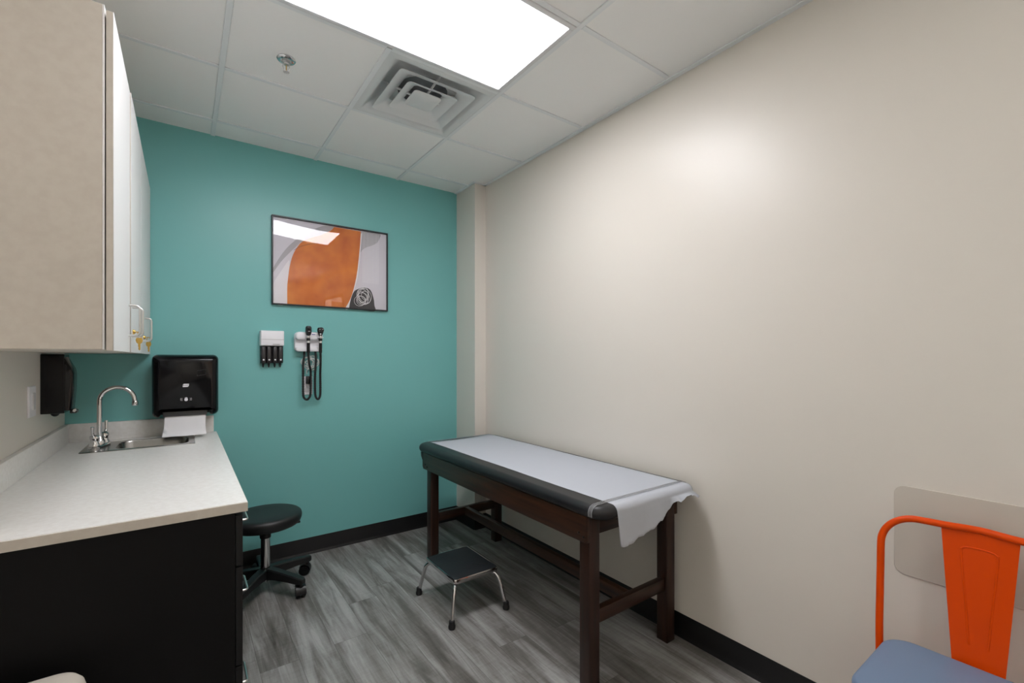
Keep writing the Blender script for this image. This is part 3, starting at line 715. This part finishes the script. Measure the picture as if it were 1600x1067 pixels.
# paper sheet over the padded top with its torn end hanging down
PXa, PXb = 1.420, 1.948
hangz = [(1.42, .628), (1.45, .622), (1.475, .620), (1.50, .622), (1.53, .628), (1.56, .634), (1.60, .645), (1.63, .653), (1.66, .668), (1.69, .675), (1.72, .686), (1.74, .702), (1.76, .716), (1.775, .735), (1.80, .735), (1.82, .733), (1.835, .740), (1.85, .745), (1.858, .752), (1.864, .775), (1.876, .778), (1.884, .758), (1.895, .752), (1.915, .744), (1.93, .728), (1.940, .724), (1.948, .733)]
def hz(x):
    for (a, b), (c, d) in zip(hangz, hangz[1:]):
        if a <= x <= c: return b+(d-b)*(x-a)/(c-a)
    return hangz[-1][1]
tb = bmesh.new(); nU = 72; yend = 1.236; rows = []
r3 = random.Random(3)
for i in range(nU+1):
    x = PXa+(PXb-PXa)*i/nU; col = []
    xo = x
    for k in range(17):
        y = 3.0-(3.0-1.27)*k/16
        col.append((xo, y, .7872+.0006*sin(y*9+x*6)*(1 if y > 1.4 else .3)-(.0022 if y > 2.985 else 0)))
    # round the end of the pad
    for k in range(1, 8):
        a = pi/2*k/7; col.append((xo, 1.266-.032*sin(a), .757+.0305*cos(a)))
    bz = hz(x)+.003*sin(x*95)+.002*r3.uniform(-1, 1)
    n_ = 10
    for k in range(1, n_+1):
        u = k/n_; z = .757+(bz-.757)*u
        if bz > .757: z = .757-.004*u
        dx = 0
        if x > 1.86: dx = .028*u*((x-1.86)/.09)
        y = 1.233-.012*u-.006*u*sin(x*31+.7)-.010*u*max(0, (x-1.72))/.2
        col.append((xo+dx, y, z))
    rows.append([tb.verts.new(c) for c in col])
for a, b in zip(rows, rows[1:]):
    for k in range(len(a)-1): tb.faces.new((a[k], a[k+1], b[k+1], b[k]))
bmesh.ops.recalc_face_normals(tb, faces=tb.faces)
pm = MB(); pm._merge(tb, PAPER)
po = pm.build('exam_paper', None, 80)
md = po.modifiers.new('thickness', 'SOLIDIFY'); md.thickness = .0004; md.offset = 0
tag(po, 'white paper sheet along the examination table, torn end hanging down', 'paper')

# ------------------------------------------------------------------ chrome step stool
t = thing('step_stool', 'low chrome step stool with black rubber tread in front of the table', 'step stool', (1.28, 2.265, 0))
x0, x1, y0, y1, zt = 1.143, 1.418, 2.092, 2.438, .222
m = MB(); slab(m, x0+.004, x1-.004, y0+.004, y1-.004, [(0, zt-.006), (0, zt-.001), (.002, zt)], .012, TREAD); m.build('tread', t)
m = MB()
m.loft([rrect(x0, x1, y0, y1, .014, zt-.022), rrect(x0, x1, y0, y1, .014, zt-.001), rrect(x0+.001, x1-.001, y0+.001, y1-.001, .014, zt+.0008), rrect(x0+.0035, x1-.0035, y0+.0035, y1-.0035, .012, zt+.0008), rrect(x0+.0035, x1-.0035, y0+.0035, y1-.0035, .012, zt-.022)], CHROME, False, False, loop=True)
m.build('rim', t)
MB().box(x0+.006, x1-.006, y0+.006, y1-.006, zt-.018, zt-.008, DKGREY).build('top_plate', t)
for cx, cy, fx, fy in ((x0, y0, 1.110, 2.058), (x1, y0, 1.440, 2.046), (x0, y1, 1.116, 2.470), (x1, y1, 1.446, 2.470)):
    ix = cx+(.045 if cx == x0 else -.045); iy = cy+(.045 if cy == y0 else -.045)
    ex = cx+(.008 if cx == x0 else -.008); ey = cy+(.008 if cy == y0 else -.008)
    pts = smooth([(ix, iy, zt-.030), ((ix+ex)/2+(ex-ix)*.15, (iy+ey)/2+(ey-iy)*.15, zt-.031), (ex, ey, zt-.040), (ex+(fx-ex)*.35, ey+(fy-ey)*.35, zt-.075), (fx, fy, .018)], 6)
    lo = MB().tube(pts, .0105, CHROME, 14).build('leg', t)
    MB().lathe([(.0165, 0), (.0185, .006), (.0185, .016), (.0150, .022), (.0150, .040), (.0125, .043), (.0105, .043)], RUBBER, (fx, fy, 0), 18).build('rubber_foot', lo)
for cx in (x0+.04, x1-.04):
    m = MB(); m.tube([(cx, y0+.045, zt-.030), (cx, y1-.045, zt-.030)], .0095, CHROME, 12); m.build('under_rail', t)

# ------------------------------------------------------------------ rolling stool
sc = Vector((.392, 3.043, 0))
t = thing('rolling_stool', 'round black rolling stool on casters beside the cabinet by the teal wall', 'stool', sc)
m = MB(); m.lathe([(.05, .392), (.16, .392), (.180, .396), (.191, .406), (.197, .424), (.198, .440), (.194, .453), (.184, .461), (.165, .465), (.09, .466), (.001, .466)], STOOLV, sc, 56); m.build('seat', t, 60)
m = MB(); m.box(sc.x-.07, sc.x+.07, sc.y-.06, sc.y+.06, .378, .393, BLKMAT, .004)
m.box(sc.x+.06, sc.x+.165, sc.y-.025, sc.y+.02, .372, .392, BLKMAT, .006); m.build('seat_plate', t)
m = MB(); m.tube(smooth([(sc.x+.05, sc.y-.03, .376), (sc.x+.10, sc.y-.03, .377), (sc.x+.135, sc.y-.028, .384)], 5), .006, BLKMAT, 8); m.box(sc.x+.130, sc.x+.185, sc.y-.045, sc.y-.012, .378, .391, BLKMAT, .005); m.build('height_lever', t)
m = MB(); m.lathe([(.013, .340), (.013, .379)], CHROME, sc, 20); m.lathe([(.029, .318), (.030, .322), (.030, .340), (.026, .344), (.012, .345)], BLKMAT, sc, 24); m.build('gas_lift', t)
MB().lathe([(.026, .130), (.025, .32), (.02, .322)], CHROME, sc, 28).build('column', t)
m = MB(); m.lathe([(.030, .078), (.040, .082), (.042, .12), (.036, .138), (.027, .142)], BLKMAT, sc, 28); m.lathe([(.02, .062), (.021, .064), (.021, .079)], CHROME, sc, 20); m.build('hub', t)
for k in range(5):
    a = radians(-54+72*k); dv = Vector((cos(a), sin(a), 0)); pv = Vector((-sin(a), cos(a), 0))
    m = MB(); rings = []
    for u, hw, zt_, zb in ((.030, .028, .142, .082), (.09, .026, .140, .088), (.18, .023, .130, .088), (.245, .021, .121, .084), (.272, .018, .118, .084), (.283, .012, .113, .088)):
        c_ = sc+dv*u
        rings.append([c_+pv*s*hw*q+Vector((0, 0, z)) for s, q, z in ((1, 1, zb), (1, 1, zt_-.006), (1, .7, zt_), (-1, .7, zt_), (-1, 1, zt_-.006), (-1, 1, zb))])
    m.loft(rings, BLKMAT); lg_ = m.build('base_leg', t, 30)
    cc = sc+dv*.262; ang = radians(90) if k == 4 else a+.9; ax = Vector((cos(ang), sin(ang), 0))
    m = MB(); rot = Vector((0, 0, 1)).rotation_difference(ax).to_matrix()
    fw_ = Vector((-ax.y, ax.x, 0))*.016; WR = .0325
    for s in (-1, 1):
        m.lathe([(.004, -.011), (WR-.003, -.011), (WR, -.007), (WR, .007), (WR-.003, .011), (.004, .011)], BLKPL, cc+ax*s*.015+fw_+Vector((0, 0, WR)), 24, rot)
    m.tube([cc+Vector((0, 0, .088)), cc+Vector((0, 0, .06))], .010, BLKMAT, 12)
    hood = [cc+fw_+Vector((0, 0, WR))+Vector((-ax.y, ax.x, 0))*((WR+.0035)*cos(q))+Vector((0, 0, (WR+.0035)*sin(q))) for q in [radians(v) for v in range(35, 190, 14)]]
    m.loft([[h+ax*w_*.027+Vector((0, 0, e)) for w_, e in ((-1, 0), (1, 0), (1, .004), (-1, .004))] for h in hood], BLKMAT)
    m.build('caster', lg_)

# ------------------------------------------------------------------ orange metal chair
cy = .276
t = thing('metal_chair', 'orange metal chair with blue-grey cushion against the beige wall', 'chair', (1.70, cy, 0))
hwid = .230
def bx(z): return 1.876+(z-.44)*.060      # lean of the back
hoop = []
zc, rc = .868, .098
for z in (.40, .50, .60, .70): hoop.append((bx(z), cy+hwid-(.0 if z > .45 else .002), z))
for a in range(0, 91, 15): hoop.append((bx(zc-rc+rc*sin(radians(a)))+.004*sin(radians(a)), cy+hwid-rc+rc*cos(radians(a)), zc-rc+rc*sin(radians(a))))
for s in (.5, 0, -.5): hoop.append((bx(zc)+.004+.012*(1-abs(s)*1.6), cy+s*(hwid-rc)*1.5*.66, zc+.004*(1-abs(s))))
for a in range(90, -1, -15): hoop.append((bx(zc-rc+rc*sin(radians(a)))+.004*sin(radians(a)), cy-hwid+rc-rc*cos(radians(a)), zc-rc+rc*sin(radians(a))))
for z in (.70, .60, .50, .40): hoop.append((bx(z), cy-hwid, z))
MB().tube(smooth(hoop, 3), .0105, ORANGE, 14).build('back_frame', t)
# splat: tapered pressed sheet with a raised rib outline
def spx(yq, z):      # front face of the pressed back sheet
    u = (z-.40)/.468; hw_ = .051+.032*u
    return 1.893+(z-.44)*.045+.008*(1-((yq-cy)/hw_)**2)-.006
m = MB(); rings = []
for k in range(31):
    u = k/30; z = .40+.468*u; hw_ = .051+.032*u; n_ = 20
    front = [Vector((spx(cy+hw_*(1-2*q/n_), z), cy+hw_*(1-2*q/n_), z)) for q in range(n_+1)]
    rings.append(front+[v+Vector((.0022, 0, 0)) for v in front[::-1]])
m.loft(rings, ORANGE); spo = m.build('back_splat', t, 45)
rib = [(cy+.020, .53), (cy+.029, .66), (cy+.039, .796), (cy+.0365, .809), (cy+.028, .815), (cy, .817), (cy-.028, .815), (cy-.0365, .809), (cy-.039, .796), (cy-.029, .66), (cy-.020, .53)]
rp = smooth([(0, a, b) for a, b in rib], 8)
m = MB(); m.tube([(spx(q.y, q.z)+.0012, q.y, q.z) for q in rp], .0031, ORANGE, 12); m.build('pressed_rib', spo)
m = MB(); slab(m, 1.50, 1.878, cy-.205, cy+.205, [(.006, .405), (0, .408), (0, .436), (.004, .441), (.01, .442)], .05, ORANGE); m.build('seat_pan', t)
m = MB(); slab(m, 1.492, 1.884, cy-.207, cy+.207, edge_prof(.4425, .482, .0165, 6), .075, BLUE, 12); m.build('seat_cushion', t, 60)
for sx_, tx, bxx in ((1, 1.85, 1.935), (-1, 1.53, 1.475)):
    for s in (-1, 1):
        m = MB(); rings = []
        for z, ww in ((.43, .040), (.30, .034), (.15, .027), (.012, .02)):
            u = (.43-z)/.418; X_ = tx+(bxx-tx)*u; Y_ = cy+s*(.185+.045*u)
            h_ = ww/2
            rings.append([Vector((X_-h_, Y_-h_, z)), Vector((X_+h_, Y_-h_, z)), Vector((X_+h_, Y_+h_, z)), Vector((X_-h_, Y_+h_, z))])
        m.loft(rings, ORANGE); lo = m.build('leg', t)
        MB().box(bxx-.013, bxx+.013, cy+s*.23-.013, cy+s*.23+.013, 0, .02, RUBBER, .003).build('rubber_foot', lo)

# ------------------------------------------------------------------ wall guard
m = MB(); slab(m, -.02, .498, .643, .947, [(0, .0004), (0, .003), (.001, .004)], .03, PANELB, 8, mx=side_map(XR, -1)); wg = m.build('wall_guard', None, recalc=True)
tag(wg, 'flat beige rounded-corner guard panel on the wall behind the orange chair', 'wall guard')

# ------------------------------------------------------------------ waste bin by the black cabinet
t = thing('waste_bin', 'pale beige rounded-top bin in front of the black cabinet end', 'bin', (-.35, 1.52, 0))
m = MB(); slab(m, -.495, -.205, 1.39, 1.642, [(.03, 0), (.028, .01), (.004, .50), (.004, .512)], .065, BINM, 10); m.build('bin_body', t)
m = MB(); slab(m, -.498, -.202, 1.387, 1.645, [(0, .513), (0, .545), (.004, .560), (.014, .572), (.03, .578), (.07, .581)], .068, BINM, 10); m.build('bin_lid', t, 60)

# ------------------------------------------------------------------ camera, world, view
cam = bpy.data.cameras.new('camera'); co = bpy.data.objects.new('camera', cam); COL.objects.link(co)
cam.sensor_fit = 'HORIZONTAL'; cam.sensor_width = 36; cam.lens = 36*708/1600
cam.shift_x = 0; cam.shift_y = (559-533.5)/1600
co.location = (0, 0, 1.386); co.rotation_euler = (pi/2, 0, -radians(35.9))
cam.clip_start = .02
SC.camera = co
wd = bpy.data.worlds.new('world'); SC.world = wd; wd.use_nodes = True
# world light added as fill through the unseen doorway: brighter below, dimmer above
WN, WL = wd.node_tree.nodes, wd.node_tree.links
wt = WN.new('ShaderNodeTexCoord'); ws = WN.new('ShaderNodeSeparateXYZ'); wr_ = WN.new('ShaderNodeMapRange'); wm = WN.new('ShaderNodeMixRGB')
wr_.interpolation_type = 'SMOOTHSTEP'; wr_.inputs['From Min'].default_value = -.25; wr_.inputs['From Max'].default_value = .15
WL.new(wt.outputs['Generated'], ws.inputs[0]); WL.new(ws.outputs['Z'], wr_.inputs[0]); WL.new(wr_.outputs[0], wm.inputs[0])
wm.inputs[1].default_value = (LOW, LOW, LOW*.98, 1); wm.inputs[2].default_value = (UPP, UPP, UPP, 1)
WL.new(wm.outputs[0], WN['Background'].inputs[0]); WN['Background'].inputs[1].default_value = WORLD
vs = SC.view_settings; vs.view_transform = 'Standard'; vs.look = 'None'; vs.gamma = 1; vs.exposure = 0.54; vs.use_curve_mapping = False
